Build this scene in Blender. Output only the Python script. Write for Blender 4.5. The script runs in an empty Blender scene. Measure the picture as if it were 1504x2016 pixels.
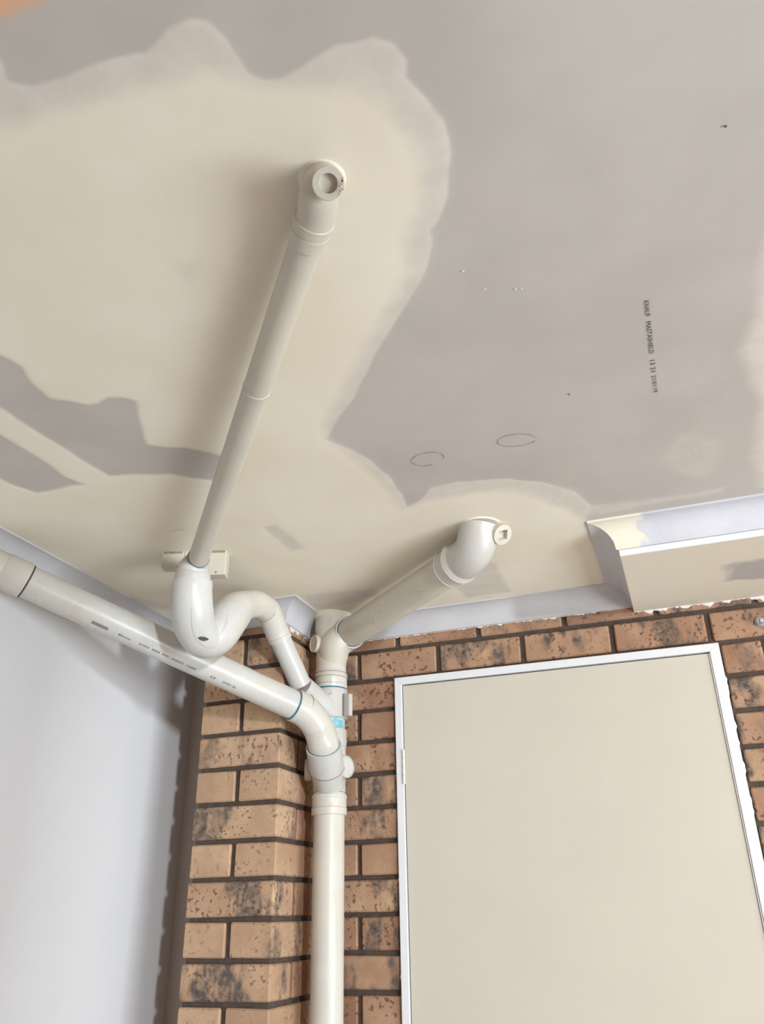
import bpy, bmesh, math, random
import numpy as np
from mathutils import Vector, Matrix

# ------------------------------------------------------------------ measured positions (metres)
CAM_LOC = [0.0, -2.1556, 1.53]
CAM_AXES = [[0.940391, 0.33976, -0.015076], [0.164782, -0.41641, 0.89412], [0.297509, -0.843306, -0.447575]]
FOCAL = 38.2254
COATS = {"cream": [[-0.6248, -1.7319], [-0.5555, -1.7162], [-0.4656, -1.7121], [-0.4066, -1.7058], [-0.3492, -1.6996], [-0.3176, -1.6817], [-0.3043, -1.6675], [-0.2785, -1.6536], [-0.2474, -1.6444], [-0.2131, -1.6291], [-0.1844, -1.5972], [-0.1726, -1.5484], [-0.1776, -1.4981], [-0.1938, -1.4468], [-0.2251, -1.4045], [-0.2455, -1.3427], [-0.2868, -1.2924], [-0.3525, -1.2185], [-0.4337, -1.1201], [-0.496, -1.0445], [-0.517, -0.9868], [-0.5021, -0.9341], [-0.4868, -0.8442], [-0.478, -0.7608], [-0.4845, -0.6632], [-0.4337, -0.6819], [-0.3737, -0.6882], [-0.3045, -0.6853], [-0.2641, -0.6742], [-0.2194, -0.6421], [-0.1848, -0.5963], [-0.1433, -0.5283], [-0.1181, -0.4611], [-0.097, 0.7365], [-2.243, 1.9901], [-2.6876, -0.354], [-0.9007, -1.7219]], "skim": [[-0.5659, -1.7923], [-0.5354, -1.7868], [-0.5485, -1.7619], [-0.5257, -1.749], [-0.4879, -1.7453], [-0.4382, -1.7435], [-0.391, -1.7404], [-0.3571, -1.7523], [-0.3327, -1.7508], [-0.3176, -1.7409], [-0.3102, -1.716], [-0.304, -1.6803], [-0.2941, -1.6699], [-0.2794, -1.6638], [-0.2493, -1.6659], [-0.2088, -1.6782], [-0.1724, -1.6748], [-0.1541, -1.6595], [-0.1466, -1.6365], [-0.1541, -1.6189], [-0.1391, -1.5874], [-0.1318, -1.5514], [-0.1361, -1.513], [-0.1563, -1.4521], [-0.1776, -1.4214], [-0.191, -1.4102], [-0.197, -1.3835], [-0.2152, -1.3468], [-0.2609, -1.2894], [-0.3285, -1.2159], [-0.4142, -1.1047], [-0.471, -1.0436], [-0.5187, -0.9874], [-0.4897, -0.9393], [-0.4693, -0.8907], [-0.4565, -0.8214], [-0.4578, -0.7287], [-0.4653, -0.6687], [-0.4272, -0.6919], [-0.3908, -0.7383], [-0.3353, -0.7444], [-0.2364, -0.7193], [-0.1722, -0.6758], [-0.119, -0.6171], [-0.0926, -0.5343], [-0.1195, -0.4504], [-0.097, 0.7365], [-2.243, 1.9901], [-2.6876, -0.354], [-0.8322, -1.7743]], "g1": [[-1.0051, -1.5661], [-0.8876, -1.4009], [-0.8777, -1.3681], [-0.8897, -1.3234], [-0.8963, -1.2782], [-0.8733, -1.2645], [-0.8504, -1.2411], [-0.8324, -1.239], [-0.8055, -1.2463], [-0.7787, -1.2359], [-0.7669, -1.2185], [-0.7866, -1.1814], [-0.8302, -1.0934], [-0.7701, -1.0584], [-0.729, -1.0166], [-0.7027, -0.9819], [-0.7665, -0.8977], [-0.7984, -0.9308], [-0.855, -0.9798], [-0.9113, -1.0019], [-0.9714, -1.0188], [-0.9774, -1.058], [-0.9814, -1.1211], [-0.9903, -1.1951], [-0.9963, -1.2827], [-1.1073, -1.4811]], "g2": [[-1.1779, -1.4224], [-1.0542, -1.2199], [-1.0489, -1.167], [-1.0473, -1.1104], [-1.0506, -1.0455], [-1.0338, -1.0051], [-1.069, -1.012], [-1.1512, -1.0115], [-1.1696, -1.0515], [-1.1757, -1.0879], [-1.3302, -1.2957]], "g3": [[-0.5378, -1.4763], [-0.486, -1.4745], [-0.4963, -1.4483], [-0.5291, -1.4205], [-0.5476, -1.4363]], "g4": [[-0.7954, -0.7019], [-0.7601, -0.7019], [-0.7582, -0.558], [-0.8009, -0.5494]], "g5": [[-0.5006, -0.195], [-0.371, -0.3132], [-0.3545, -0.3065], [-0.3618, -0.227], [-0.3594, -0.085], [-0.4861, -0.0903]], "g6": [[-0.9039, -0.2773], [-0.8167, -0.2709], [-0.6997, -0.2518], [-0.7028, -0.2039], [-0.7837, -0.1683], [-0.8853, -0.147], [-0.914, -0.1815]], "g7": [[-1.3368, -0.47], [-1.2638, -0.3643], [-1.2762, -0.307], [-1.3353, -0.3312]], "g8": [[-1.0041, -0.762], [-0.9659, -0.764], [-0.971, -0.7517], [-1.0031, -0.7471]], "g9": [[-0.1202, -0.6079], [-0.0284, -0.5958], [0.2439, -0.6632], [0.254, -0.4727], [-0.1108, -0.4749]], "w1": [[0.0589, -0.7353], [0.0791, -0.7851], [0.1318, -0.783], [0.1759, -0.7286], [0.1861, -0.6656], [0.1733, -0.6076], [0.1497, -0.5493], [0.1105, -0.5647], [0.0634, -0.6286], [0.0425, -0.6907]], "w2": [[0.1878, -0.998], [0.2051, -1.0812], [0.2109, -1.2396], [0.2591, -1.3646], [0.3469, -0.4719], [0.2394, -0.4905], [0.2191, -0.6322], [0.2243, -0.8173]], "w3": [[-0.1734, -0.5402], [-0.0758, -0.5406], [0.069, -0.5211], [0.1794, -0.5259], [0.18, -0.4897], [0.0469, -0.487], [-0.1108, -0.4749]], "orange": [[-0.511, -1.8671], [-0.4333, -1.8382], [-0.4548, -1.8156], [-0.4802, -1.8167], [-0.4959, -1.8163], [-0.5065, -1.8181], [-0.5557, -1.8224]]}
TRAP = [[-0.9645, -0.705, 2.2424, 0.0367], [-0.9706, -0.695, 2.2163, 0.0423], [-0.9725, -0.69, 2.1915, 0.045], [-0.976, -0.675, 2.1489, 0.0466], [-0.9823, -0.645, 2.1198, 0.0458], [-0.9817, -0.605, 2.1089, 0.0454], [-0.9659, -0.58, 2.1266, 0.0472], [-0.9591, -0.555, 2.1646, 0.0481], [-0.958, -0.525, 2.1984, 0.0454], [-0.9583, -0.475, 2.2296, 0.0372], [-0.956, -0.42, 2.2506, 0.035], [-0.9563, -0.375, 2.2547, 0.0337]]
RING = [-0.9456, -0.7169, 2.257]
LONG_FAR = [-0.3296, -1.4802, 2.284]
LONG_TOP = [-0.2891, -1.5376, 2.283]
LONG_CEIL = [-0.2884, -1.532, 2.318]
LONG_BOSS = [-0.2592, -1.579, 2.247]
LP_A = [-1.3057, -0.8435, 2.2115]
LP_B = [-0.9156, -0.2619, 2.023]
LP_0 = [-1.3226, -0.9034, 2.2238]
ARM = [[-0.9566, -0.3, 2.2156], [-0.9256, -0.205, 2.0891]]
RP_A = [-0.8213, -0.112, 2.2528]
RP_B = [-0.4379, -0.4461, 2.258]
RP_C = [-0.3749, -0.5004, 2.262]
RP_D = [-0.3252, -0.5093, 2.318]
PLUG = [-0.2904, -0.5323, 2.283]
Z1606 = 1.7705
Z1590 = 1.7905
Z1567 = 1.8196
Z1561 = 1.8273
Z1515 = 1.8868
Z1470 = 1.9465
Z1437 = 1.9913
Z1432 = 1.9981
Z1415 = 2.0216
Z1357 = 2.1033
Z1342 = 2.1248
Z1324 = 2.1509
Z1316 = 2.1626
Z1275 = 2.2235
Z1250 = 2.2613
TEXT0 = [0.0561, -1.171, 2.318]
TEXT1 = [0.0574, -0.9275, 2.318]
TEXTW = [0.0616, -1.1689, 2.318]
PENCIL = [[[-0.1559, -0.8565], [-0.1568, -0.8598], [-0.1583, -0.8631], [-0.1606, -0.8664], [-0.1635, -0.8695], [-0.167, -0.8723], [-0.171, -0.8749], [-0.1754, -0.8772], [-0.1802, -0.879], [-0.1851, -0.8805], [-0.1902, -0.8815], [-0.1953, -0.882], [-0.2003, -0.882], [-0.2052, -0.8816], [-0.2096, -0.8807], [-0.2137, -0.8793], [-0.2173, -0.8774], [-0.2203, -0.8752], [-0.2227, -0.8726], [-0.2244, -0.8698], [-0.2253, -0.8667], [-0.2254, -0.8634], [-0.2248, -0.86], [-0.2234, -0.8566], [-0.2213, -0.8533], [-0.2185, -0.8501], [-0.215, -0.8471], [-0.211, -0.8444], [-0.2065, -0.8421], [-0.2017, -0.8401], [-0.1966, -0.8385], [-0.1914, -0.8375], [-0.1862, -0.8369], [-0.181, -0.8369], [-0.1761, -0.8373], [-0.1716, -0.8383], [-0.1674, -0.8397], [-0.1638, -0.8415], [-0.1608, -0.8438], [-0.1585, -0.8464]], [[-0.3365, -0.8426], [-0.3346, -0.8457], [-0.3333, -0.8489], [-0.3325, -0.8522], [-0.3323, -0.8554], [-0.3327, -0.8587], [-0.3337, -0.8619], [-0.3352, -0.8649], [-0.3373, -0.8676], [-0.3398, -0.8702], [-0.3428, -0.8724], [-0.3462, -0.8743], [-0.3499, -0.8758], [-0.3539, -0.8769], [-0.358, -0.8776], [-0.3623, -0.8779], [-0.3666, -0.8777], [-0.3709, -0.8771], [-0.375, -0.8761], [-0.379, -0.8747], [-0.3827, -0.8728], [-0.3861, -0.8706], [-0.3892, -0.8681], [-0.3917, -0.8654], [-0.3938, -0.8624], [-0.3953, -0.8592], [-0.3963, -0.8559], [-0.3966, -0.8526], [-0.3964, -0.8493], [-0.3956, -0.846], [-0.3942, -0.8429], [-0.3922, -0.84], [-0.3897, -0.8373], [-0.3867, -0.835], [-0.3833, -0.833], [-0.3795, -0.8313], [-0.3755, -0.8301], [-0.3712, -0.8294], [-0.3668, -0.8291], [-0.3624, -0.8293]]]
SPECKS = [[-0.1705, -1.3226], [-0.1507, -1.2777], [-0.1106, -1.2625], [-0.1024, -1.2605], [0.1221, -0.7027], [0.1622, -1.4398], [-0.0779, -0.9749], [-0.2091, -0.6058]]
CLIP = [0.2411, 0.0, 2.1812]
HINGE = [[-0.7075, 0.0, 1.9367], [-0.7086, 0.0, 1.848]]
BLOCK = [[-1.0815, -0.665, 2.318], [-1.0394, -0.6609, 2.318], [-0.9756, -0.6226, 2.318], [-0.9354, -0.6161, 2.318]]
CAPS = [[-0.9064, -0.13, 2.2134], [-0.9378, -0.12, 1.8857], [-0.8101, -0.12, 1.8771]]
PIPEWORDS = [[-1.248, -0.6765, 2.1587], [-1.228, -0.6625, 2.1456], [-1.1915, -0.6414, 2.1301], [-1.1651, -0.5586, 2.1034], [-1.1298, -0.5383, 2.0886]]
scene = bpy.context.scene
C = scene.collection

# ------------------------------------------------------------------ camera
cam_data = bpy.data.cameras.new('camera')
cam_data.sensor_fit = 'HORIZONTAL'; cam_data.sensor_width = 36.0; cam_data.lens = FOCAL
cam_data.clip_start = 0.01
cam = bpy.data.objects.new('camera', cam_data); C.objects.link(cam)
_m = Matrix((CAM_AXES[0], CAM_AXES[1], CAM_AXES[2])).transposed().to_4x4()
_m.translation = Vector(CAM_LOC); cam.matrix_world = _m
scene.camera = cam

# ------------------------------------------------------------------ world and daylight
world = bpy.data.worlds.new('world'); scene.world = world; world.use_nodes = True
world.node_tree.nodes['Background'].inputs[0].default_value = (0.75, 0.85, 1.0, 1)
world.node_tree.nodes['Background'].inputs[1].default_value = 0.4

XL, XR, YR, ZC = -1.388, 3.0, -5.2, 2.318      # left wall, right wall, rear wall, ceiling
WIN = (-4.50, -4.14, 1.92, 2.29)               # small bright window in the right wall (y0, y1, z0, z1)
BAY = (-2.9, -0.9, 0.0, 2.1)                  # open bay in the right wall

def area(name, loc, direction, sx, sy, energy, color):
    d = bpy.data.lights.new(name, 'AREA'); d.shape = 'RECTANGLE'; d.size = sx; d.size_y = sy
    d.energy = energy; d.color = color
    o = bpy.data.objects.new(name, d); C.objects.link(o); o.location = loc
    o.rotation_euler = Vector(direction).to_track_quat('-Z', 'Y').to_euler()
    return o
area('window_daylight', (XR+.05, (WIN[0]+WIN[1])/2, (WIN[2]+WIN[3])/2), (-1, 0, 0), WIN[1]-WIN[0], WIN[3]-WIN[2], 225, (0.86, 0.94, 1.0))
area('bay_daylight', (XR+.06, (BAY[0]+BAY[1])/2, .75), (-1, 0, .8), BAY[1]-BAY[0], 1.4, 118, (0.84, 0.94, 1.0))   # sunlit ground outside the bay

REAR = (-0.95, 0.45, 0.0, 2.05)                # opening added in the rear wall for the warm fill
area('rear_warm_fill', ((REAR[0]+REAR[1])/2, YR-.06, .8), (0, 1, .6), REAR[1]-REAR[0], 1.5, 6, (1.0, 0.66, 0.42))   # added fill lamp, warms the ceiling and white wall from behind

scene.view_settings.view_transform = 'Standard'
scene.view_settings.look = 'None'
scene.view_settings.gamma = 1.0
scene.view_settings.use_curve_mapping = False
scene.view_settings.exposure = 0.30

# ------------------------------------------------------------------ materials
def srgb(r, g, b):
    return tuple(((c/255)/12.92 if c/255 <= .04045 else ((c/255+.055)/1.055)**2.4) for c in (r, g, b)) + (1.0,)

class NT:
    def __init__(s, name):
        s.m = bpy.data.materials.new(name); s.m.use_nodes = True
        s.t = s.m.node_tree; s.n = s.t.nodes; s.b = s.n['Principled BSDF']
    def add(s, typ, **kw):
        n = s.n.new(typ)
        for k, v in kw.items(): setattr(n, k, v)
        return n
    def link(s, a, b): s.t.links.new(a, b)
    def val(s, sock, v):
        if hasattr(v, 'links') or isinstance(v, bpy.types.NodeSocket): s.link(v, sock)
        else: sock.default_value = v
    def noise(s, vec, scale, detail=3, rough=.55):
        n = s.add('ShaderNodeTexNoise'); s.val(n.inputs['Vector'], vec)
        n.inputs['Scale'].default_value = scale; n.inputs['Detail'].default_value = detail; n.inputs['Roughness'].default_value = rough
        return n.outputs['Fac']
    def ramp(s, fac, lo, hi, a=0.0, b=1.0):
        n = s.add('ShaderNodeMapRange', interpolation_type='SMOOTHSTEP'); s.val(n.inputs['Value'], fac)
        n.inputs['From Min'].default_value = lo; n.inputs['From Max'].default_value = hi
        n.inputs['To Min'].default_value = a; n.inputs['To Max'].default_value = b
        return n.outputs['Result']
    def math(s, op, a, b):
        n = s.add('ShaderNodeMath', operation=op); s.val(n.inputs[0], a); s.val(n.inputs[1], b); return n.outputs[0]
    def mix(s, fac, a, b, blend='MIX'):
        n = s.add('ShaderNodeMix', data_type='RGBA', blend_type=blend)
        s.val(n.inputs[0], fac); s.val(n.inputs[6], a); s.val(n.inputs[7], b); return n.outputs[2]
    def obj(s): return s.add('ShaderNodeTexCoord').outputs['Object']
    def bump(s, h, strength=.2, dist=.002):
        n = s.add('ShaderNodeBump'); n.inputs['Strength'].default_value = strength; n.inputs['Distance'].default_value = dist
        s.val(n.inputs['Height'], h); s.link(n.outputs[0], s.b.inputs['Normal'])
    def done(s, col, rough=.6, spec=.4):
        s.val(s.b.inputs['Base Color'], col); s.val(s.b.inputs['Roughness'], rough)
        s.b.inputs['Specular IOR Level'].default_value = spec
        return s.m

def plain(name, col, rough=.6, spec=.4, var=.06, scale=30, bump=0.0):
    t = NT(name); o = t.obj(); n = t.noise(o, scale)
    dark = tuple(c*(1-var*2) for c in col[:3]) + (1,)
    c = t.mix(t.ramp(n, .3, .7), dark, col)
    if bump: t.bump(t.noise(o, scale*6), bump, .001)
    return t.done(c, rough, spec)

def make_pvc(name, base, dirt=.5, rough=.28):
    t = NT(name); o = t.obj()
    c = t.mix(t.ramp(t.noise(o, 9, 4), .35, .75), base, tuple(v*.9 for v in base[:3])+(1,))
    yl = t.math('MULTIPLY', t.ramp(t.noise(o, 4, 2), .5, .75), .35)
    c = t.mix(yl, c, srgb(214, 203, 176))
    smear = t.math('MULTIPLY', t.ramp(t.noise(o, 34, 6, .7), .62, .78), .28*dirt)
    c = t.mix(smear, c, srgb(120, 108, 94))
    v = t.add('ShaderNodeTexVoronoi'); t.val(v.inputs['Vector'], o); v.inputs['Scale'].default_value = 42
    sp = t.math('MULTIPLY', t.ramp(v.outputs['Distance'], .05, .09, 1, 0), t.ramp(t.noise(o, 11, 2), .56, .66))
    c = t.mix(t.math('MULTIPLY', sp, .75*dirt), c, srgb(96, 82, 70))
    t.bump(t.noise(o, 60, 2), .05, .0008)
    return t.done(c, t.ramp(t.noise(o, 12), .3, .7, rough, rough+.14), .5)

def make_ceiling():
    t = NT('ceiling_board')
    a = t.add('ShaderNodeAttribute', attribute_name='coat'); sep = t.add('ShaderNodeSeparateColor'); t.link(a.outputs['Color'], sep.inputs[0])
    cream, skim, orange = sep.outputs[0], sep.outputs[1], sep.outputs[2]
    o = t.obj()
    n1 = t.noise(o, 5, 4); n2 = t.noise(o, 22, 5, .65)
    board = t.mix(t.ramp(n1, .3, .7), srgb(190, 183, 176), srgb(198, 191, 184))
    skimc = t.mix(t.ramp(n2, .3, .7), srgb(214, 206, 195), srgb(222, 214, 204))
    creamc = t.mix(t.ramp(n1, .35, .7), srgb(236, 226, 207), srgb(240, 232, 216))
    sk = t.ramp(t.math('ADD', skim, t.math('MULTIPLY', t.math('SUBTRACT', n2, .5), .22)), .2, .8)
    cr = t.ramp(t.math('ADD', cream, t.math('MULTIPLY', t.math('SUBTRACT', n2, .5), .25)), .1, .9)
    sk = t.math('MULTIPLY', sk, t.ramp(skim, 0.0, .2))
    cr = t.math('MULTIPLY', cr, t.ramp(cream, 0.0, .2))
    c = t.mix(sk, board, skimc); c = t.mix(cr, c, creamc); c = t.mix(orange, c, srgb(226, 178, 146))
    t.bump(t.math('ADD', t.noise(o, 160, 2), t.math('MULTIPLY', sk, .5)), .06, .001)
    return t.done(c, .62, .3)

def make_brick():
    t = NT('brick_clay'); o = t.obj()
    inf = t.add('ShaderNodeObjectInfo'); col = t.add('ShaderNodeSeparateColor'); t.link(inf.outputs['Color'], col.inputs[0])
    off = t.add('ShaderNodeVectorMath', operation='MULTIPLY_ADD')
    cmb = t.add('ShaderNodeCombineXYZ')
    for i in range(3): t.link(inf.outputs['Random'], cmb.inputs[i])
    t.link(cmb.outputs[0], off.inputs[0]); off.inputs[1].default_value = (37.0, 19.0, 53.0); t.link(o, off.inputs[2])
    p = off.outputs[0]
    base = t.mix(t.ramp(t.noise(p, 7, 3), .3, .7), srgb(182, 149, 120), srgb(202, 170, 138))
    base = t.mix(t.math('MULTIPLY', col.outputs[2], t.ramp(t.noise(p, 10, 3), .25, .6)), base, srgb(152, 112, 90))
    base = t.mix(t.math('MULTIPLY', t.ramp(t.noise(p, 26, 4, .6), .45, .7), .35), base, srgb(172, 138, 118))
    # smoky flashes
    st = t.add('ShaderNodeVectorMath', operation='MULTIPLY'); t.link(p, st.inputs[0]); st.inputs[1].default_value = (1, 1, .55)
    smoke = t.math('MULTIPLY', t.ramp(t.noise(st.outputs[0], 12, 3, .6), .48, .60), col.outputs[0])
    fleck = t.ramp(t.noise(p, 70, 3, .6), .35, .62, .45, 1)
    base = t.mix(t.math('MULTIPLY', smoke, fleck), base, srgb(92, 84, 79))
    # iron spots: irregular clusters
    n60 = t.noise(p, 88, 3, .5); cl = t.ramp(t.noise(p, 14, 2), .40, .54)
    spot = t.math('MULTIPLY', t.math('MULTIPLY', t.ramp(n60, .575, .625), cl), col.outputs[1])
    fine = t.math('MULTIPLY', t.ramp(t.noise(p, 190, 2), .64, .70), t.math('MULTIPLY', col.outputs[1], .8))
    spot = t.math('MAXIMUM', spot, fine)
    base = t.mix(t.math('MULTIPLY', spot, .72), base, srgb(78, 58, 48))
    # plaster dust
    dust = t.math('MULTIPLY', t.ramp(t.noise(p, 19, 5, .7), .66, .8), .35)
    base = t.mix(dust, base, srgb(212, 200, 190))
    t.bump(t.math('ADD', t.noise(p, 120, 4, .65), t.math('MULTIPLY', spot, -.8)), .35, .0015)
    return t.done(base, .85, .2)

M = {}
M['ceiling'] = make_ceiling()
M['brick'] = make_brick()
M['mortar'] = plain('mortar', srgb(92, 80, 72), .95, .1, .12, 60, .5)
M['white_wall'] = plain('white_plaster', srgb(214, 213, 215), .7, .25, .012, 3, .03)
M['shade_tint_plaster'] = plain('shade_tint_plaster', srgb(186, 174, 165), .85, .15, .04, 8)  # recess plaster with its shade put into the darker colour
M['rear_wall'] = plain('tan_render', srgb(188, 156, 128), .8, .2, .05, 6)
M['floor'] = plain('concrete', srgb(186, 180, 172), .8, .2, .06, 7)
M['cornice'] = plain('cornice_plaster', srgb(203, 201, 204), .55, .35, .035, 9, .03)
M['cream_patch'] = plain('cream_compound', srgb(230, 221, 204), .6, .3, .02, 9)
M['soffit'] = None
M['door'] = plain('door_cream', srgb(208, 200, 186), .42, .4, .012, 5, .02)
M['frame'] = plain('white_gloss', srgb(232, 232, 235), .35, .5, .015, 20)
M['caulk'] = plain('white_caulk', srgb(228, 224, 220), .6, .3, .04, 60)
M['pvc'] = make_pvc('pvc_aged', srgb(208, 203, 193), .7)
M['pvc_clean'] = make_pvc('pvc_clean', srgb(202, 200, 195), .35, .24)
M['pvc_old'] = make_pvc('pvc_old', srgb(204, 197, 183), 1.2, .36)
M['pvc_dirty'] = make_pvc('pvc_dirty', srgb(210, 203, 189), 2.4, .36)
M['pvc_grey'] = make_pvc('pvc_grey', srgb(198, 194, 188), .5)
M['groove'] = plain('joint_dark', srgb(120, 116, 110), .8, .2)  # darker grey for seams and socket grooves
M['primer'] = plain('blue_primer', srgb(70, 128, 146), .5, .4, .2, 40)
M['primer_red'] = plain('red_primer', srgb(158, 116, 122), .5, .4, .15, 40)
M['dark'] = plain('dark_scuff', srgb(92, 80, 80), .8, .2)
M['ink'] = plain('grey_ink', srgb(92, 90, 88), .9, .1)
M['ink_blue'] = plain('blue_ink', srgb(88, 104, 112), .8, .1)
M['ink_faint'] = plain('pencil', srgb(150, 138, 128), .9, .1)
M['rust'] = plain('rust_dirt', srgb(172, 146, 120), .95, .1, .2, 60)
M['hole'] = plain('hole_shade', srgb(190, 178, 168), .8, .2)
M['fleck'] = plain('white_fleck', srgb(245, 245, 245), .4, .5)
t = NT('stained_primer_pipe'); o_ = t.obj()
M['stain'] = t.done(t.mix(t.ramp(t.noise(o_, 45, 4, .7), .42, .6), srgb(206, 214, 212), srgb(112, 182, 196)), .35, .5)
t = NT('soffit_board'); o_ = t.obj(); sx = t.add('ShaderNodeSeparateXYZ'); t.link(o_, sx.inputs[0])
w_ = t.math('ADD', sx.outputs[0], t.math('MULTIPLY', t.math('SUBTRACT', t.noise(o_, 9, 3), .5), .14))
ywob = t.math('ADD', sx.outputs[1], t.math('MULTIPLY', t.math('SUBTRACT', t.noise(o_, 14, 3), .5), .06))
band = t.math('MULTIPLY', t.ramp(w_, .16, .2), t.math('MULTIPLY', t.ramp(ywob, -.27, -.25), t.ramp(ywob, -.13, -.15)))
M['soffit'] = t.done(t.mix(band, srgb(226, 217, 200), srgb(182, 176, 172)), .62, .3)
t = NT('cornice_patched'); o_ = t.obj(); sx = t.add('ShaderNodeSeparateXYZ'); t.link(o_, sx.inputs[0])
w_ = t.math('ADD', sx.outputs[0], t.math('MULTIPLY', t.math('SUBTRACT', t.noise(o_, 24, 3), .5), .08))
M['cornice_patched'] = t.done(t.mix(t.ramp(w_, -.012, .004), srgb(232, 224, 206), t.mix(t.ramp(t.noise(o_, 11, 4), .35, .7), srgb(198, 198, 204), srgb(208, 207, 212))), .55, .35)
t = NT('clear_plastic'); t.b.inputs['Transmission Weight'].default_value = .7
M['clear'] = t.done(srgb(225, 230, 238), .15, .5)

# ------------------------------------------------------------------ mesh helpers
def link(name, bm, mat, parent=None, smooth=False):
    me = bpy.data.meshes.new(name)
    if smooth:
        for f in bm.faces: f.smooth = True
    bmesh.ops.recalc_face_normals(bm, faces=bm.faces[:])
    bm.to_mesh(me); bm.free(); me.materials.append(mat)
    o = bpy.data.objects.new(name, me); C.objects.link(o)
    if parent is not None: o.parent = parent
    if smooth:
        try: me.set_sharp_from_angle(angle=math.radians(38))
        except Exception: pass
    return o

def empty(name, loc, label=None, cat=None, group=None):
    o = bpy.data.objects.new(name, None); C.objects.link(o); o.location = loc; o.empty_display_size = .05
    if label: o['label'] = label
    if cat: o['category'] = cat
    if group: o['group'] = group
    return o

def child(o, root):
    """parent while keeping world coordinates (roots are only translated)"""
    o.parent = root; o.matrix_parent_inverse = Matrix.Translation(-Vector(root.location)); return o

def structure(o, label=None, cat=None):
    o['kind'] = 'structure'
    if label: o['label'] = label
    if cat: o['category'] = cat
    return o

def box_bm(x0, x1, y0, y1, z0, z1, bevel=0.0, seg=1):
    bm = bmesh.new(); bmesh.ops.create_cube(bm, size=1)
    for v in bm.verts: v.co = Vector(((x0+x1)/2 + v.co.x*(x1-x0), (y0+y1)/2 + v.co.y*(y1-y0), (z0+z1)/2 + v.co.z*(z1-z0)))
    if bevel: bmesh.ops.bevel(bm, geom=bm.edges[:], offset=bevel, segments=seg, affect='EDGES', profile=.6)
    return bm

def frame_of(u):
    u = Vector(u).normalized()
    a = Vector((0, 0, 1)) if abs(u.z) < .9 else Vector((1, 0, 0))
    n = u.cross(a).normalized(); return u, n, u.cross(n).normalized()

def rings_bm(rings, cap0=True, cap1=True, closed=False):
    bm = bmesh.new(); R = [[bm.verts.new(q) for q in r] for r in rings]; n = len(R[0])
    for a, b in zip(R[:-1], R[1:]):
        for i in range(n): bm.faces.new((a[i], a[(i+1) % n], b[(i+1) % n], b[i]))
    if cap0: bm.faces.new(R[0])
    if cap1: bm.faces.new(R[-1])
    return bm

def lathe(name, A, u, prof, mat, root, seg=40, cap0=True, cap1=True):
    """prof: (distance along u from A, radius)"""
    A = Vector(A); u, n, b = frame_of(u)
    rings = [[A + u*s + (n*math.cos(2*math.pi*i/seg) + b*math.sin(2*math.pi*i/seg))*max(r, 1e-5) for i in range(seg)] for s, r in prof]
    o = link(name, rings_bm(rings, cap0, cap1), mat, None, True)
    return child(o, root) if root else o

def catmull(P, k=8):
    P = [np.array(q, float) for q in P]; Q = [2*P[0]-P[1]] + P + [2*P[-1]-P[-2]]; out = []
    for i in range(1, len(Q)-2):
        a, b, c, d = Q[i-1:i+3]
        for j in range(k):
            t = j/k
            out.append(.5*((2*b) + (-a+c)*t + (2*a-5*b+4*c-d)*t*t + (-a+3*b-3*c+d)*t**3))
    out.append(P[-1]); return out

def sweep(name, pts, mat, root, k=8, seg=36, smooth_path=True):
    """pts: (x, y, z, radius)"""
    Q = catmull(pts, k) if smooth_path else [np.array(q, float) for q in pts]
    pos = [Vector(q[:3]) for q in Q]; rad = [q[3] for q in Q]
    tang = []
    for i in range(len(pos)):
        tang.append((pos[min(i+1, len(pos)-1)] - pos[max(i-1, 0)]).normalized())
    _, n, _b = frame_of(tang[0]); rings = []
    for i, (q, tg) in enumerate(zip(pos, tang)):
        n = (n - tg*n.dot(tg)).normalized(); b = tg.cross(n)
        rings.append([q + (n*math.cos(2*math.pi*j/seg) + b*math.sin(2*math.pi*j/seg))*rad[i] for j in range(seg)])
    o = link(name, rings_bm(rings), mat, None, True)
    return child(o, root) if root else o

def arc_ring(name, A, u, r, thick, mat, root, a0=0, a1=2*math.pi, seg=40):
    """thin band of primer, grime or joint line round a pipe"""
    A = Vector(A); u, n, b = frame_of(u); bm = bmesh.new(); prev = None
    for i in range(seg+1):
        a = a0 + (a1-a0)*i/seg; d = n*math.cos(a) + b*math.sin(a)
        row = [bm.verts.new(A + d*(r+.0002) - u*thick*.5), bm.verts.new(A + d*(r+.0012) - u*thick*.3), bm.verts.new(A + d*(r+.0012) + u*thick*.3), bm.verts.new(A + d*(r+.0002) + u*thick*.5)]
        if prev:
            for j in range(3): bm.faces.new((prev[j], prev[j+1], row[j+1], row[j]))
        prev = row
    o = link(name, bm, mat, None, True); return child(o, root)

# ------------------------------------------------------------------ ceiling with its plaster coats
def poly_sd(P, X, Y):
    P = np.array(P); d = np.full(X.shape, 1e9); s = np.zeros(X.shape, bool); n = len(P)
    for i in range(n):
        a, b = P[i], P[(i+1) % n]; ex, ey = b-a; wx, wy = X-a[0], Y-a[1]
        t = np.clip((wx*ex+wy*ey)/(ex*ex+ey*ey+1e-12), 0, 1); d = np.minimum(d, (wx-t*ex)**2+(wy-t*ey)**2)
        c = (a[1] > Y) != (b[1] > Y)
        with np.errstate(divide='ignore', invalid='ignore'):
            s ^= c & (X < (b[0]-a[0])*(Y-a[1])/(b[1]-a[1]) + a[0])
    return np.sqrt(d)*np.where(s, 1, -1)

def coat(name, X, Y, feather, amp=1.0):
    return amp*np.clip(.5 + poly_sd(COATS[name], X, Y)/feather, 0, 1)

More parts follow.
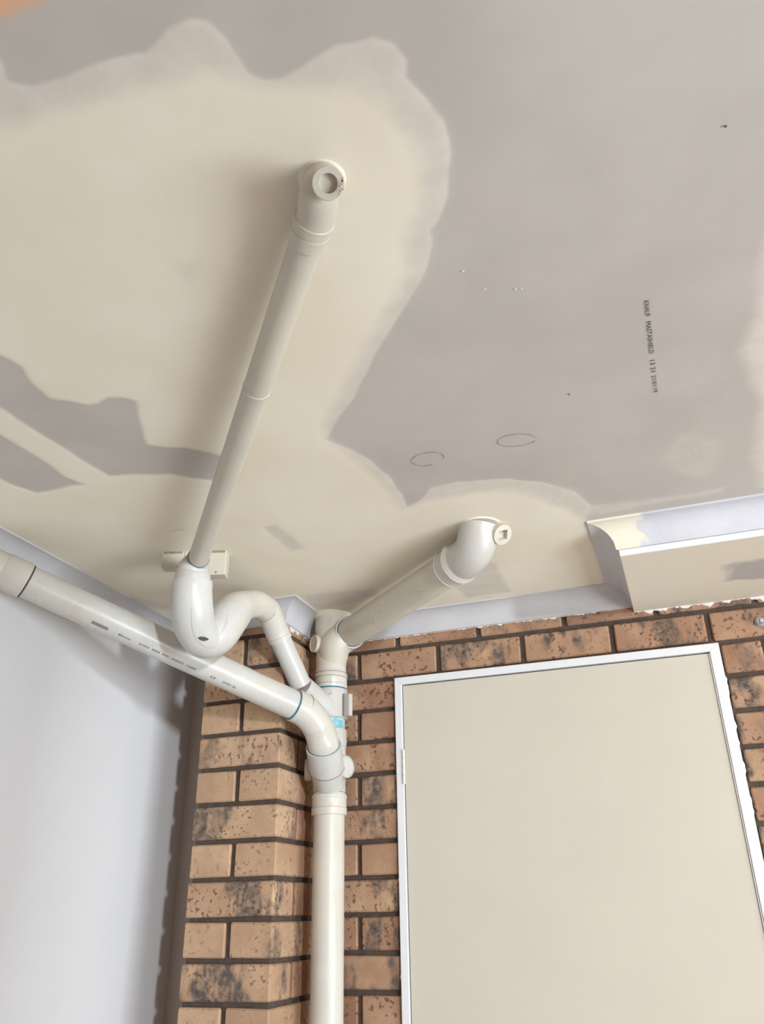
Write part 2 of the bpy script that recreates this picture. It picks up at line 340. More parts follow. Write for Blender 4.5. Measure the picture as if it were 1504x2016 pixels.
def build_ceiling():
    xs = np.concatenate([np.arange(XL, .42, .0055), np.linspace(.42, XR, 30)]); ys = np.concatenate([np.linspace(YR, -2.0, 40)[:-1], np.arange(-2.0, 0.0, .0055), [0.0]])
    X, Y = np.meshgrid(xs, ys)
    rng = np.random.RandomState(4)
    def wob(s, a):
        z = np.zeros(X.shape)
        for _ in range(7):
            k = rng.uniform(.5, 1.6, 2)*s*rng.choice([-1, 1], 2); z += np.sin(k[0]*X+k[1]*Y+rng.uniform(0, 6.28))
        return z*a/7
    Xw, Yw = X+wob(45, .004), Y+wob(45, .004)
    cream = coat('cream', Xw, Yw, .045); skim = coat('skim', Xw, Yw, .012)
    for g, f, a in (('g1', .016, .95), ('g2', .016, .95), ('g3', .06, .5), ('g4', .018, .85), ('g5', .02, .8), ('g6', .03, .75), ('g7', .03, .7), ('g8', .012, .6)):
        m = coat(g, Xw, Yw, f, a); cream = cream*(1-m)
        skim = skim*(1-m*(.0 if g in ('g4', 'g5', 'g6', 'g7') else .85))
    for w, f, a in (('w1', .05, .42), ('w2', .04, .75), ('w3', .03, .55)): skim = np.maximum(skim, coat(w, Xw, Yw, f, a))
    orange = coat('orange', Xw, Yw, .012)
    # real thickness of the coats: a fraction of a millimetre
    Zv = ZC - .0006*skim - .0008*cream
    ny, nx = X.shape; co = np.stack([X, Y, Zv], -1).reshape(-1, 3).astype(np.float32)
    idx = np.arange(nx*ny).reshape(ny, nx)
    quads = np.stack([idx[:-1, :-1], idx[1:, :-1], idx[1:, 1:], idx[:-1, 1:]], -1).reshape(-1, 4).astype(np.int32)
    me = bpy.data.meshes.new('ceiling'); me.vertices.add(len(co)); me.vertices.foreach_set('co', co.ravel())
    me.loops.add(quads.size); me.loops.foreach_set('vertex_index', quads.ravel())
    me.polygons.add(len(quads)); me.polygons.foreach_set('loop_start', np.arange(0, quads.size, 4, dtype=np.int32))
    me.update(calc_edges=True)
    me.polygons.foreach_set('use_smooth', np.ones(len(quads), bool))
    at = me.attributes.new('coat', 'FLOAT_COLOR', 'POINT')
    at.data.foreach_set('color', np.stack([cream, skim, orange, np.ones_like(cream)], -1).reshape(-1).astype(np.float32))
    me.materials.append(M['ceiling'])
    o = bpy.data.objects.new('ceiling', me); C.objects.link(o)
    return structure(o, 'plasterboard ceiling with cream joint compound patches over grey board', 'ceiling')
ceiling = build_ceiling()
lid = link('ceiling_slab', box_bm(XL-.2, XR+.2, YR-.2, .2, ZC+.002, ZC+.15), M['rear_wall']); lid.parent = ceiling

def text_obj(name, body, size, mat, parent, origin, ex, ey, stretch=None, extrude=0.0):
    cu = bpy.data.curves.new(name, 'FONT'); cu.body = body; cu.size = size; cu.materials.append(mat); cu.resolution_u = 2
    cu.extrude = extrude
    o = bpy.data.objects.new(name, cu); C.objects.link(o)
    ex, ey = Vector(ex).normalized(), Vector(ey).normalized(); ez = ex.cross(ey).normalized(); ey = ez.cross(ex)
    m = Matrix((ex, ey, ez)).transposed().to_4x4()
    if stretch:
        bpy.context.view_layer.update(); w = o.dimensions.x
        if w > 0: m = m @ Matrix.Diagonal((stretch/w, 1, 1, 1))
    m.translation = Vector(origin); o.matrix_world = m
    bpy.context.view_layer.update()
    me = bpy.data.meshes.new_from_object(o.evaluated_get(bpy.context.evaluated_depsgraph_get())); me.name = name
    bpy.data.objects.remove(o); bpy.data.curves.remove(cu)
    if not me.materials: me.materials.append(mat)
    o = bpy.data.objects.new(name, me); C.objects.link(o); o.matrix_world = m
    if parent: o.parent = parent; o.matrix_parent_inverse = Matrix.Translation(-Vector(parent.location))
    return o
ty0, ty1, tx = TEXT0[1], TEXT1[1], (TEXT0[0]+TEXT1[0])/2
L_ = ty1-ty0
for word, a, b in (('KNAUF', 0, .15), ('MASTASHIELD', .2, .535), ('13 21', .6, .735), ('21/01/19', .79, 1.0)):
    text_obj('lettering', word, .0105, M['ink'], ceiling, (tx, ty0+a*L_, ZC-.0009), (0, 1, 0), (1, 0, 0), (b-a)*L_)

def ribbon(name, pts2, width, mat, parent, z):
    bm = bmesh.new(); prev = None
    for i, q in enumerate(pts2):
        a, b = pts2[max(i-1, 0)], pts2[min(i+1, len(pts2)-1)]
        d = Vector((b[0]-a[0], b[1]-a[1])).normalized(); n = Vector((-d.y, d.x))*width*(.35+.65*abs(math.sin(i*.37)))
        v = (bm.verts.new((q[0]+n.x, q[1]+n.y, z)), bm.verts.new((q[0]-n.x, q[1]-n.y, z)))
        if prev: bm.faces.new((prev[0], prev[1], v[1], v[0]))
        prev = v
    o = link(name, bm, mat); o.parent = parent; return o
for pl in PENCIL: ribbon('pencil_mark', pl, .0007, M['ink_faint'], ceiling, ZC-.0012)
for i, (x, y) in enumerate(SPECKS):
    r = random.Random(i); n = 7
    bm = bmesh.new(); vs = [bm.verts.new((x+.0022*r.uniform(.4, 1.2)*math.cos(6.283*k/n), y+.0022*r.uniform(.4, 1.2)*math.sin(6.283*k/n), ZC-.0018)) for k in range(n)]
    bm.faces.new(vs); o = link('plaster_fleck', bm, M['dark'] if i in (5, 6) else M['fleck']); o.parent = ceiling

# ------------------------------------------------------------------ shell: floor, walls
structure(link('floor', box_bm(XL-.2, XR+.2, YR-.2, .25, -.12, 0), M['floor']), 'bare concrete garage floor', 'floor')
structure(link('wall_left', box_bm(XL-.12, XL, YR-.1, .25, 0, ZC), M['white_wall']), 'smooth white plastered wall behind the sloping drain pipe', 'wall')
def wall_with_holes(name, axis, pos, thick, a0, a1, holes, mat, label):
    """wall in the plane axis=pos; holes (a_lo, a_hi, z_lo, z_hi) cut out by splitting into blocks"""
    bm = bmesh.new(); cuts = sorted(set([a0, a1] + [h for H in holes for h in H[:2]]))
    for lo, hi in zip(cuts[:-1], cuts[1:]):
        zs = [(0, ZC)]
        for H in holes:
            if H[0] <= lo and hi <= H[1]:
                zs = [(0, H[2]), (H[3], ZC)]
        for z0, z1 in zs:
            if z1-z0 < .01: continue
            b2 = box_bm(*( (pos, pos+thick, lo, hi, z0, z1) if axis == 'x' else (lo, hi, pos, pos+thick, z0, z1)))
            me = bpy.data.meshes.new('tmp'); b2.to_mesh(me); b2.free(); bm.from_mesh(me); bpy.data.meshes.remove(me)
    return structure(link(name, bm, mat), label, 'wall')
wall_with_holes('wall_right', 'x', XR, .1, YR, .1, [WIN, BAY], M['rear_wall'], 'tan rendered side wall with open bay and window')
wall_with_holes('wall_rear', 'y', YR-.1, .1, XL, XR, [REAR], M['rear_wall'], 'tan rendered rear wall with an opening added for the fill lamp')

structure(link('wall_light_blocker', box_bm(.75, .85, YR, -2.43, 0, ZC-.002), M['rear_wall']), 'unseen tan blocker wall added behind the viewer', 'wall')  # added unseen wall, keeps window light off the near end of wall_left

# ------------------------------------------------------------------ bricks
BH, BL, BD, J = .0740, .2280, .110, .0122
Z0 = 2.1406                                     # joint level at the head of the door frame
COURSE = .086
def brick_mesh(name, lx, ly, lz, seed):
    bm = bmesh.new(); bmesh.ops.create_cube(bm, size=1); r = random.Random(seed)
    for v in bm.verts: v.co = Vector((v.co.x*lx + r.uniform(-.0012, .0012), v.co.y*ly, v.co.z*lz + r.uniform(-.0012, .0012)))
    bmesh.ops.bevel(bm, geom=bm.edges[:], offset=.0035, segments=1, affect='EDGES')
    me = bpy.data.meshes.new(name); bmesh.ops.recalc_face_normals(bm, faces=bm.faces[:]); bm.to_mesh(me); bm.free()
    me.materials.append(M['brick']); return me
_bm = {}
brng = random.Random(11)
def brick(parent, x0, x1, y0, y1, z0, z1, look=None):
    key = (round(x1-x0, 4), round(y1-y0, 4), round(z1-z0, 4), brng.randrange(3))
    if key not in _bm: _bm[key] = brick_mesh('brick', x1-x0, y1-y0, z1-z0, hash(key) & 0xffff)
    o = bpy.data.objects.new('brick', _bm[key]); C.objects.link(o); o.parent = parent
    o.location = ((x0+x1)/2, (y0+y1)/2 + brng.uniform(-.0012, .0012), (z0+z1)/2)
    if look is None: look = (brng.choice([0, 0, .35, .9, 1]), brng.choice([.2, .6, 1, 1]), brng.uniform(.5, 1))
    o.color = (*look, 1); return o

DX0, DX1, DZ1 = -.728, .134, 2.137              # door frame outline
XB1 = 1.75                                      # bricks are laid one by one up to here
wall_back = structure(link('wall_back', box_bm(XL, DX0+.01, .008, .2, 0, ZC), M['mortar']), 'brown clay brick wall around the cream door', 'wall')
for nm, a in (('mortar_bed', (DX0+.01, DX1-.01, .008, .2, DZ1-.01, ZC)), ('mortar_bed', (DX1-.01, XR, .008, .2, 0, ZC))):
    o = link(nm, box_bm(*a), M['mortar']); o.parent = wall_back
o = link('plaster_infill', box_bm(XL, -1.215, -.003, .008, 0, ZC), M['shade_tint_plaster']); o.parent = wall_back
XJ = -.841
PX0, PX1, PY = -1.208, -.968, -.232             # pier
for k in range(-24, 3):
    z0 = Z0 + k*COURSE + J/2; z1 = Z0 + (k+1)*COURSE - J/2
    if z1 > ZC-.005: z1 = ZC-.005
    if z0 < 0: z0 = 0.002
    if z1-z0 < .02: continue
    par = XJ if k % 2 == 0 else XJ+.12
    edges = [par + i*.24 for i in range(-3, 14)]
    for a in edges:
        x0, x1 = a + J/2, a + .24 - J/2
        if k < 0:
            spans = [(PX1+.004, DX0-.004), (DX1+.006, XB1)]
        else: spans = [(PX1+.004, XB1)]
        for lo, hi in spans:
            s0, s1 = max(x0, lo), min(x1, hi)
            if lo > DX1 and k % 2 and s0 < DX1+.02: s1 = min(hi, x1)   # cut brick beside the frame
            if s1-s0 < .025: continue
            lk = None
            if s1 > .1: lk = (brng.choice([.2, .9, 1, .6]), 1, brng.uniform(.6, 1))
            brick(wall_back, s0, s1, 0.0, .09, z0, z1, lk)
o = link('brickwork_beyond', box_bm(XB1, XR, .0, .09, 0, ZC-.005), M['brick']); o.parent = wall_back

wall_pier = structure(link('wall_pier', box_bm(PX0+.008, PX1-.008, PY+.008, .0, 0, ZC-.003), M['mortar']), 'tan brick pier standing behind the vertical drain pipe', 'wall')
xm = (PX0+PX1)/2; ym = PY + .110
flash = {-3: (.7, 1, .1), -5: (.9, 1, .1), -7: (1, 1, .35), -9: (1, .8, .3), -11: (1, .7, .25), -1: (.2, .8, .5), 1: (.3, .7, .6)}
for k in range(-24, 3):
    z0 = 2.1482 + k*.088 + J/2; z1 = z0 + .0757
    if z0 > ZC-.02: continue
    z1 = min(z1, ZC-.004); z0 = max(z0, .002)
    if k % 2:
        brick(wall_pier, PX0, PX1, PY, ym-J/2+.004, z0, z1, flash.get(k, (.9, 1, .3)))
        brick(wall_pier, PX0, PX1, ym+J/2+.004, -.002, z0, z1, (.2, .5, .9))
    else:
        brick(wall_pier, PX0, xm-J/2, PY, -.002, z0, z1, (.1, .45, .15))
        brick(wall_pier, xm+J/2, PX1, PY, -.002, z0, z1, (brng.choice([.1, .1, .8]), .7, .25))

# ------------------------------------------------------------------ cornices
PRJ = .058
ZSOF = 2.246; YB, XBK = -.401, -.055            # bulkhead
def cove_profile(n=9):
    pts = [(PRJ, 0.0), (PRJ, .005)]
    for i in range(n+1):
        a = math.pi/2*i/n
        pts.append((PRJ-.003 - (PRJ-.010)*math.sin(a) + .0, .005 + (PRJ-.010)*(1-math.cos(a))))
    pts += [(.006, PRJ-.001), (0.0, PRJ)]
    return pts                                   # (distance from wall, drop below ceiling)
def cornice(name, A, B, inward, m0, m1, label, mat=None, prj_shift=0):
    """A->B along the wall foot line; inward = room side normal; m0/m1: how far the ceiling edge runs on (+) or stops short (-) per unit of projection"""
    A, B = Vector((*A, ZC)), Vector((*B, ZC)); u = (B-A).normalized(); n = Vector((*inward, 0))
    prof = cove_profile() ; bm = bmesh.new(); rows = []
    for P_, m, sg in ((A, m0, -1), (B, m1, 1)):
        row = []
        for d, h in prof: row.append(bm.verts.new(P_ + n*d + u*sg*m*d - Vector((0, 0, h))))
        row.append(bm.verts.new(P_ - Vector((0, 0, PRJ)) ))
        row.append(bm.verts.new(P_))
        rows.append(row)
    a, b = rows; k = len(a)
    for i in range(k): bm.faces.new((a[i], a[(i+1) % k], b[(i+1) % k], b[i]))
    bm.faces.new(a); bm.faces.new(b)
    bmesh.ops.remove_doubles(bm, verts=bm.verts[:], dist=1e-6)
    o = link(name, bm, mat or M['cornice'], None, True)
    return structure(o, label, 'cornice')
cornice('trim_1', (XL, YR), (XL, 0), (1, 0), 0, -1, 'plaster cove cornice along the white wall above the sloping drain pipe')
cornice('trim_2', (XL, 0), (PX0, 0), (0, -1), -1, -1, 'short cove cornice in the recess behind the brick pier')
cornice('trim_3', (PX0, PY), (PX0, 0), (-1, 0), 1, -1, 'cove cornice on the far side of the brick pier')
cornice('trim_4', (PX0, PY), (PX1, PY), (0, -1), 1, 1, 'pale cove cornice across the front of the brick pier')
cornice('trim_5', (PX1, PY), (PX1, 0), (1, 0), 1, -1, 'lilac grey cove cornice on the pier side next to the pipe stack')
cornice('trim_6', (PX1, 0), (XBK, 0), (0, -1), -1, -1, 'cove cornice above the brick wall left of the bulkhead')
cornice('trim_7', (XBK, YB), (XBK, 0), (-1, 0), 1, -1, 'shaded cove cornice returning along the bulkhead end')
cornice('trim_8', (XBK, YB), (XR, YB), (0, -1), 1, 0, 'bluish white cove cornice along the bulkhead front', M['cornice_patched'])
bulk = structure(link('ceiling_bulkhead', box_bm(XBK, XR, YB, -.0005, ZSOF, ZC-.001), M['soffit']), 'boxed plasterboard bulkhead with cream underside above the door', 'bulkhead')
lip = link('corner_bead', box_bm(XBK-.0005, XR, YB-.004, YB, ZSOF-.001, ZSOF+.0135), M['frame']); lip.parent = bulk
def ragged(name, P0, P1, drop, out, mat, parent, seed, keep=.75):
    """torn edge of filler hanging below a line, standing proud of the wall by a millimetre"""
    r = random.Random(seed); P0, P1, out = Vector(P0), Vector(P1), Vector(out); n = int((P1-P0).length/.006); bm = bmesh.new(); h = .3; prev = None
    for i in range(n+1):
        h = min(1.0, max(0.0, h + r.uniform(-.45, .45)))
        if r.random() > keep: h *= .1
        q = P0.lerp(P1, i/n)
        row = (bm.verts.new(q + out*.0035), bm.verts.new(q + out*.0022 - Vector((0, 0, drop*h*.8+.0004))), bm.verts.new(q - out*.002 - Vector((0, 0, drop*h+.0008))))
        if prev:
            bm.faces.new((prev[0], prev[1], row[1], row[0])); bm.faces.new((prev[1], prev[2], row[2], row[1]))
        prev = row
    o = link(name, bm, mat); o.parent = parent; o['kind'] = 'stuff'; return o
ragged('plaster_smear', (XBK, 0, ZSOF), (.36, 0, ZSOF), .013, (0, -1, 0), M['caulk'], wall_back, 3, .8)
ragged('plaster_smear', (-.83, 0, ZC-PRJ), (XBK, 0, ZC-PRJ), .006, (0, -1, 0), M['caulk'], wall_back, 4, .6)
ragged('plaster_smear', (PX1, PY+.01, ZC-PRJ), (PX1, -.04, ZC-PRJ), .016, (1, 0, 0), M['caulk'], wall_pier, 5, .7)

# ------------------------------------------------------------------ door
door = empty('door_1', ((DX0+DX1)/2, 0, 0)); structure(door, 'plain cream flush door in a white steel frame', 'door')
FW = .0205
def prism(name, quad, y0, y1, mat, root, bevel=.0012):
    bm = bmesh.new(); f = [bm.verts.new((x, y0, z)) for x, z in quad]; g = [bm.verts.new((x, y1, z)) for x, z in quad]; n = len(quad)
    bm.faces.new(f); bm.faces.new(g[::-1])
    for i in range(n): bm.faces.new((f[i], f[(i+1) % n], g[(i+1) % n], g[i]))
    bmesh.ops.recalc_face_normals(bm, faces=bm.faces[:])
    if bevel: bmesh.ops.bevel(bm, geom=bm.edges[:], offset=bevel, segments=1, affect='EDGES')
    return child(link(name, bm, mat), root)
prism('frame_jamb', [(DX0, 0), (DX0+FW, 0), (DX0+FW, DZ1-FW), (DX0, DZ1)], -.012, .12, M['frame'], door)
prism('frame_jamb', [(DX1-FW-.004, 0), (DX1, 0), (DX1, DZ1), (DX1-FW-.004, DZ1-FW)], -.012, .12, M['frame'], door)
prism('frame_head', [(DX0, DZ1), (DX0+FW, DZ1-FW), (DX1-FW-.004, DZ1-FW), (DX1, DZ1)], -.012, .12, M['frame'], door)
leaf = child(link('door_leaf', box_bm(DX0+FW+.002, DX1-FW-.0075, -.0065, .03, .012, DZ1-FW-.003, .0015), M['door']), door)
prism('gap_light_strip', [(DX1-FW-.007, .01), (DX1-FW-.0045, .01), (DX1-FW-.0045, DZ1-FW-.004), (DX1-FW-.007, DZ1-FW-.004)], -.009, .02, M['fleck'], door, 0)  # white strip painted in for the bright line of light beside the leaf
hz1, hz0 = HINGE[0][2], HINGE[1][2]
hin = lathe('hinge', (DX0+FW+.001, -.0125, hz0), (0, 0, 1), [(0, .004), (hz1-hz0, .004)], M['caulk'], door, 12)
for i in range(1, 4):
    q = hz0+(hz1-hz0)*i/4; h2 = lathe('hinge_knuckle', (DX0+FW+.001, -.0125, q-.0012), (0, 0, 1), [(0, .0046), (.0024, .0046)], M['door'], None, 12); child(h2, hin)
r = random.Random(8)
cz = DZ1-.15; bm = bmesh.new()
for side, x in ((1, DX1), (-1, DX0)):
    z = DZ1-.05
    while z > .9:
        L2 = r.uniform(.01, .07)
        if r.random() < (.75 if side > 0 else .45):
            w = r.uniform(.002, .007 if side > 0 else .004); nn = max(2, int(L2/.008)); top = []
            for i in range(nn+1): top.append((x + side*(w*r.uniform(.3, 1.15) if 0 < i < nn else 0), z - L2*i/nn))
            f = [bm.verts.new((a, -.007, b)) for a, b in top]; g = [bm.verts.new((x-side*.001, -.009, b)) for a, b in top]; h = [bm.verts.new((a, -.001, b)) for a, b in top]
            for i in range(nn):
                bm.faces.new((f[i], f[i+1], g[i+1], g[i])); bm.faces.new((f[i], h[i], h[i+1], f[i+1]))
        z -= L2 + r.uniform(.004, .05)
o = child(link('paint_edge', bm, M['frame']), door); o['kind'] = 'stuff'

# ------------------------------------------------------------------ pipe stack
SX, SY, PR = -.889, -.09, .0405
UP = Vector((0, 0, 1))
stack = empty('drain_stack', (SX, SY, 0), 'tall white vertical drain pipe with stacked junctions in the brick corner', 'drain pipe')
S = lambda z: (SX, SY, z)
lathe('stack_pipe', S(0.0), UP, [(0, PR), (Z1606+.004, PR)], M['pvc'], stack)
# lower junction: socket, body, branch, blank caps
def socket_profile(z0, z1, r):
    h = z1-z0
    return [(0, PR+.001), (.0005, r+.0012), (h*.30, r+.0018), (h*.33, r-.0004), (h*.36, r+.0006), (h*.72, r+.0004), (h*.75, r+.0018), (h*.86, r+.0016), (h*.88, r-.0014), (h, r-.0025)]
jb = lathe('lower_junction', S(Z1561), UP, [(0, .042), (.03, .0425), (Z1470-Z1561, .0425)], M['pvc'], stack)
lathe('bottom_socket', S(Z1606), UP, socket_profile(Z1606, Z1561, .0448), M['pvc'], jb)
BR = Vector((-.865, -.188, 1.929))             # mouth of the front branch
b0 = Vector((SX, SY+.005, 1.832))
bdir = (BR-b0).normalized()
br = lathe('branch_socket', b0, bdir, [(0, .040), ((BR-b0).length*.42, .0425), ((BR-b0).length*.5, .0455), ((BR-b0).length, .0462), ((BR-b0).length+.0005, .0435)], M['pvc_clean'], jb)
arc_ring('seam_line', b0+bdir*((BR-b0).length*.5), bdir, .0452, .0016, M['groove'], jb)
arc_ring('primer_ring', BR+bdir*.0005, bdir, .0408, .004, M['primer'], jb)
for sgn, ax in ((1, (.93, -.36, 0)), (-1, (-.93, -.36, 0))):
    ax = Vector(ax).normalized(); q = Vector(S(Z1515)) + ax*.03
    lathe('blank_cap', q, ax, [(0, .026), (.018, .026), (.019, .0285), (.033, .0285), (.035, .0265), (.036, .024), (.0335, .023), (.0335, 0)], M['pvc_clean'], jb, 32, True, True)
for q_, r_ in ((Z1606+.0175, .0445), (Z1606+.0425, .0445), (Z1561-.001, .0425)):
    arc_ring('socket_groove', S(q_), UP, r_, .0013, M['groove'], jb)
# top socket of lower junction and stained pipe above
lathe('top_socket', S(Z1470-.004), UP, [(0, .0425), (.002, .0440), (.012, .0450), (.016, .0458), (.020, .0450), (Z1437-Z1470-.003, .0452), (Z1437-Z1470+.002, .0440), (Z1437-Z1470+.004, .0408)], M['pvc_grey'], jb)
lathe('primed_pipe', S(Z1437), UP, [(0, PR-.0005), (Z1357-Z1437+.01, PR-.0005)], M['stain'], stack)
# strap-on boss round the stack with its clamping lugs
sad = lathe('saddle_boss', S(Z1415-.004), UP, [(0, PR), (.001, .0462), (Z1357-Z1415-.002, .0462), (Z1357-Z1415-.0005, .0425)], M['pvc_grey'], stack)
lug = link('clamp_lug', box_bm(-.0155, .0155, -.007, .007, 0, Z1357-Z1415-.022, .002, 2), M['pvc_grey'])
lug.matrix_world = Matrix.Translation((SX+.052, SY-.010, Z1415-.001)) @ Matrix.Rotation(math.radians(-20), 4, 'Z'); child(lug, sad)
lug2 = link('lug_seam', box_bm(-.0007, .0007, -.0078, .0078, 0, Z1357-Z1415-.021), M['groove'])
lug2.matrix_world = Matrix.Translation((SX+.047, SY-.011, Z1415-.001)) @ Matrix.Rotation(math.radians(-20), 4, 'Z'); child(lug2, sad)
arm1 = Vector(ARM[1]); s0 = Vector((SX-.002, SY+.0, 2.036)); ad = (Vector(ARM[1])-Vector(ARM[0])).normalized()
bossd = (arm1-s0).normalized()
lathe('boss_spigot', s0, bossd, [(.02, .040), (.045, .038), (.065, .0330), ((arm1-s0).length-.004, .0305)], M['pvc_clean'], sad)
lathe('blank_boss', Vector((SX+.006, SY-.030, 2.075)), (-.1, -.8, .6), [(0, .02), (.010, .019), (.013, .016), (.0135, 0)], M['pvc_grey'], sad, 28)
# upper junction
ubd = lathe('upper_junction', S(Z1316-.004), UP, [(0, .0425), (.03, .0425), (.085, .0435), (.105, .0455), (.106, .0465), (ZC-Z1316+.001, .0470)], M['pvc_old'], stack)
lathe('upper_socket', S(Z1357-.002), UP, [(0, PR), (.0005, .0452), (.010, .0462), (.011, .0448), (.012, .0452), (.030, .0450), (.031, .0464), (.040, .0462), (.042, .0446), (.050, .0430), (.060, .0425)], M['pvc'], ubd)
arc_ring('primer_ring', S(Z1357-.004), UP, .0425, .006, M['primer'], ubd)
for q_, r_ in ((Z1357+.0085, .0447), (Z1357+.0282, .0447), (Z1357+.041, .0440)):
    arc_ring('socket_groove', S(q_), UP, r_, .0012, M['groove'], ubd)
rpa, rpb = Vector(RP_A), Vector(RP_B); rdir = (rpb-rpa).normalized()
c0 = Vector((SX, SY, 2.222))
mouth = rpa
sweep('side_branch', [(SX, SY+.002, 2.160, .036), (SX+.008, SY-.006, 2.190, .041), (SX+.020, SY-.016, 2.224, .0445), tuple(mouth-rdir*.028)+(.0462,), tuple(mouth-rdir*.012)+(.0470,), tuple(mouth)+(.0472,)], M['pvc_old'], ubd)
arc_ring('mouth_rim', mouth, rdir, .0462, .004, M['pvc_clean'], ubd)
arc_ring('primer_ring', mouth+rdir*.0015, rdir, .0409, .004, M['primer'], ubd)
cap = Vector((SX-.030, SY-.030, 2.228))
lathe('blank_cap', cap, (-.62, -.78, 0), [(0, .025), (.012, .025), (.0135, .0235), (.0135, .022), (.0115, .0215), (.0115, 0)], M['pvc_old'], ubd, 32)
lathe('plaster_collar', S(ZC-.012), UP, [(0, .047), (.006, .053), (.0118, .062)], M['cream_patch'], stack, 32)

# ------------------------------------------------------------------ sloping pipe by the white wall
lpa, lpb = Vector(LP_A), Vector(LP_B); ld = (lpb-lpa).normalized(); LR = .0372
left = empty('sloping_drain_pipe', lpa, 'white drain pipe sloping along the white wall, printed with small dark lettering', 'drain pipe')
lrun = lathe('pipe_run', lpa, ld, [(0, LR), ((lpb-lpa).length, LR)], M['pvc_clean'], left)
lel = sweep('elbow', [tuple(lpb-ld*.004)+(.0415,), tuple(lpb+ld*.022)+(.0418,), (-.8855, -.224, 1.9985, .0405), (-.8725, -.203, 1.971, .0403), tuple(BR+bdir*.012)+(.0402,), tuple(BR)+(.0402,)], M['pvc'], left, 10)
arc_ring('seam_line', lpb+ld*.030, ld, .0412, .0012, M['groove'], lel)
arc_ring('primer_ring', lpb-ld*.004, ld, LR+.001, .006, M['primer'], lrun)
lcp = lathe('coupling', lpa+ld*.002, -ld, [(0, LR), (.0005, .0405), (.052, .0410), (.056, .0385)], M['pvc'], left)
arc_ring('grime_ring', lpa+ld*.0035, ld, LR+.0006, .004, M['dark'], lcp)
e0 = lpa-ld*.05
sweep('wall_bend', [tuple(e0)+(.0385,), tuple(e0-ld*.03)+(.0385,), tuple(e0-ld*.05+Vector((-.012, 0, .004)))+(.0385,), tuple(e0-ld*.062+Vector((-.035, .006, .01)))+(.0385,)], M['pvc_old'], left)
lathe('plaster_collar', (XL+.001, e0.y-.045, e0.z+.02), (1, 0, 0), [(0, .075), (.008, .062), (.014, .045)], M['cream_patch'], left, 28)
# printed marks along the lower visible side
to_cam = (Vector(CAM_LOC)-(lpa+lpb)/2)
side = (to_cam - ld*to_cam.dot(ld)).normalized(); up2 = ld.cross(side)
if up2.z < 0: up2 = -up2
ang = math.radians(-33); nrm = side*math.cos(ang) + up2*math.sin(ang); tang = up2*math.cos(ang) - side*math.sin(ang)
def mark(body, s0, s1, size, mat):
    q = lpa + ld*s0 + nrm*(LR+.0006) - tang*size*.35
    return text_obj('pipe_lettering', body, size, mat, lrun, q, ld, tang, s1-s0)
Lp = (lpb-lpa).length
for body, s0, s1, sz, mt in (('80mm', .232, .262, .0085, 'ink_blue'), ('DWV', .285, .310, .008, 'ink_blue'), ('PIPE', .318, .338, .008, 'ink'), ('PVC', .344, .363, .008, 'ink'), ('AS/NZS', .369, .402, .008, 'ink'), ('1260', .408, .432, .008, 'ink'), ('A-8', .475, .489, .0085, 'ink'), ('DWV B1', .510, .546, .0085, 'ink')):
    mark(body, s0, s1, sz, M[mt])
bm = bmesh.new()
for i in range(3):
    for sg in (0,):
        q0 = lpa + ld*.166 + nrm*(LR+.0005) + tang*(.0028*(i-1)); q1 = q0 + ld*.040
        v = [bm.verts.new(q) for q in (q0-tang*.0008, q1-tang*.0008, q1+tang*.0008, q0+tang*.0008)]; bm.faces.new(v)
child(link('printed_band', bm, M['ink_blue']), lrun)

# ------------------------------------------------------------------ long ceiling waste pipe
ring, far = Vector(RING), Vector(LONG_FAR); wd = (far-ring).normalized(); WR = .0218
waste = empty('ceiling_waste_pipe', ring, 'long thin cream waste pipe running under the ceiling to an open capped elbow', 'waste pipe')
wrun = lathe('pipe_run', ring, wd, [(0, WR+.0012), ((far-ring).length*.5, WR), ((far-ring).length, WR-.0006)], M['pvc_old'], waste)
md = ring.lerp(far, .675); arc_ring('joint_line', md, wd, WR-.0006, .0025, M['pvc'], wrun)
lt, lc = Vector(LONG_TOP), Vector(LONG_CEIL)
wcp = lathe('coupling', far-wd*.004, wd, [(0, WR-.0006), (.0005, .0248), (.020, .0250), (.0205, .0242), (.022, .0242), (.0225, .0250), (.036, .0250), (.037, .0238)], M['pvc_old'], waste)
arc_ring('grime_ring', far-wd*.003, wd, WR, .0022, M['rust'], wcp, 2.2, 4.4)
wel = sweep('end_elbow', [tuple(far+wd*.030)+(.0236,), tuple(far+wd*.044)+(.0236,), (lt.x, lt.y, lt.z+.004, .0236), ((lt.x+lc.x)/2+.003, (lt.y+lc.y)/2-.002, lt.z+.018, .0238), (lc.x, lc.y, ZC-.001, .0244)], M['pvc_old'], waste)
lb = Vector(LONG_BOSS); bd = Vector((.30, -.60, -.74)).normalized()
lathe('open_boss', lb-bd*.030, bd, [(0, .0172), (.026, .0180), (.030, .0182), (.031, .0172), (.031, .0106), (.028, .0102), (.023, .0098), (.0225, .006), (.024, 0)], M['pvc_old'], wel, 40)
lathe('plaster_collar', (lc.x, lc.y, ZC-.007), UP, [(0, .024), (.003, .026), (.0068, .030)], M['cream_patch'], waste, 28)
r = random.Random(3); bm = bmesh.new()
for i in range(22):
    a = r.uniform(-.9, 1.3); u_, n_, b_ = frame_of(bd); d = .0145+r.uniform(-.002, .0028)
    q = lb + bd*.0013 + (Vector(CAM_AXES[0])*math.cos(a) + Vector(CAM_AXES[1])*math.sin(a))*d
    bmesh.ops.create_icosphere(bm, subdivisions=1, radius=r.uniform(.0005, .0012), matrix=Matrix.Translation(q))
o = child(link('rust_specks', bm, M['rust']), wel); o['kind'] = 'stuff'

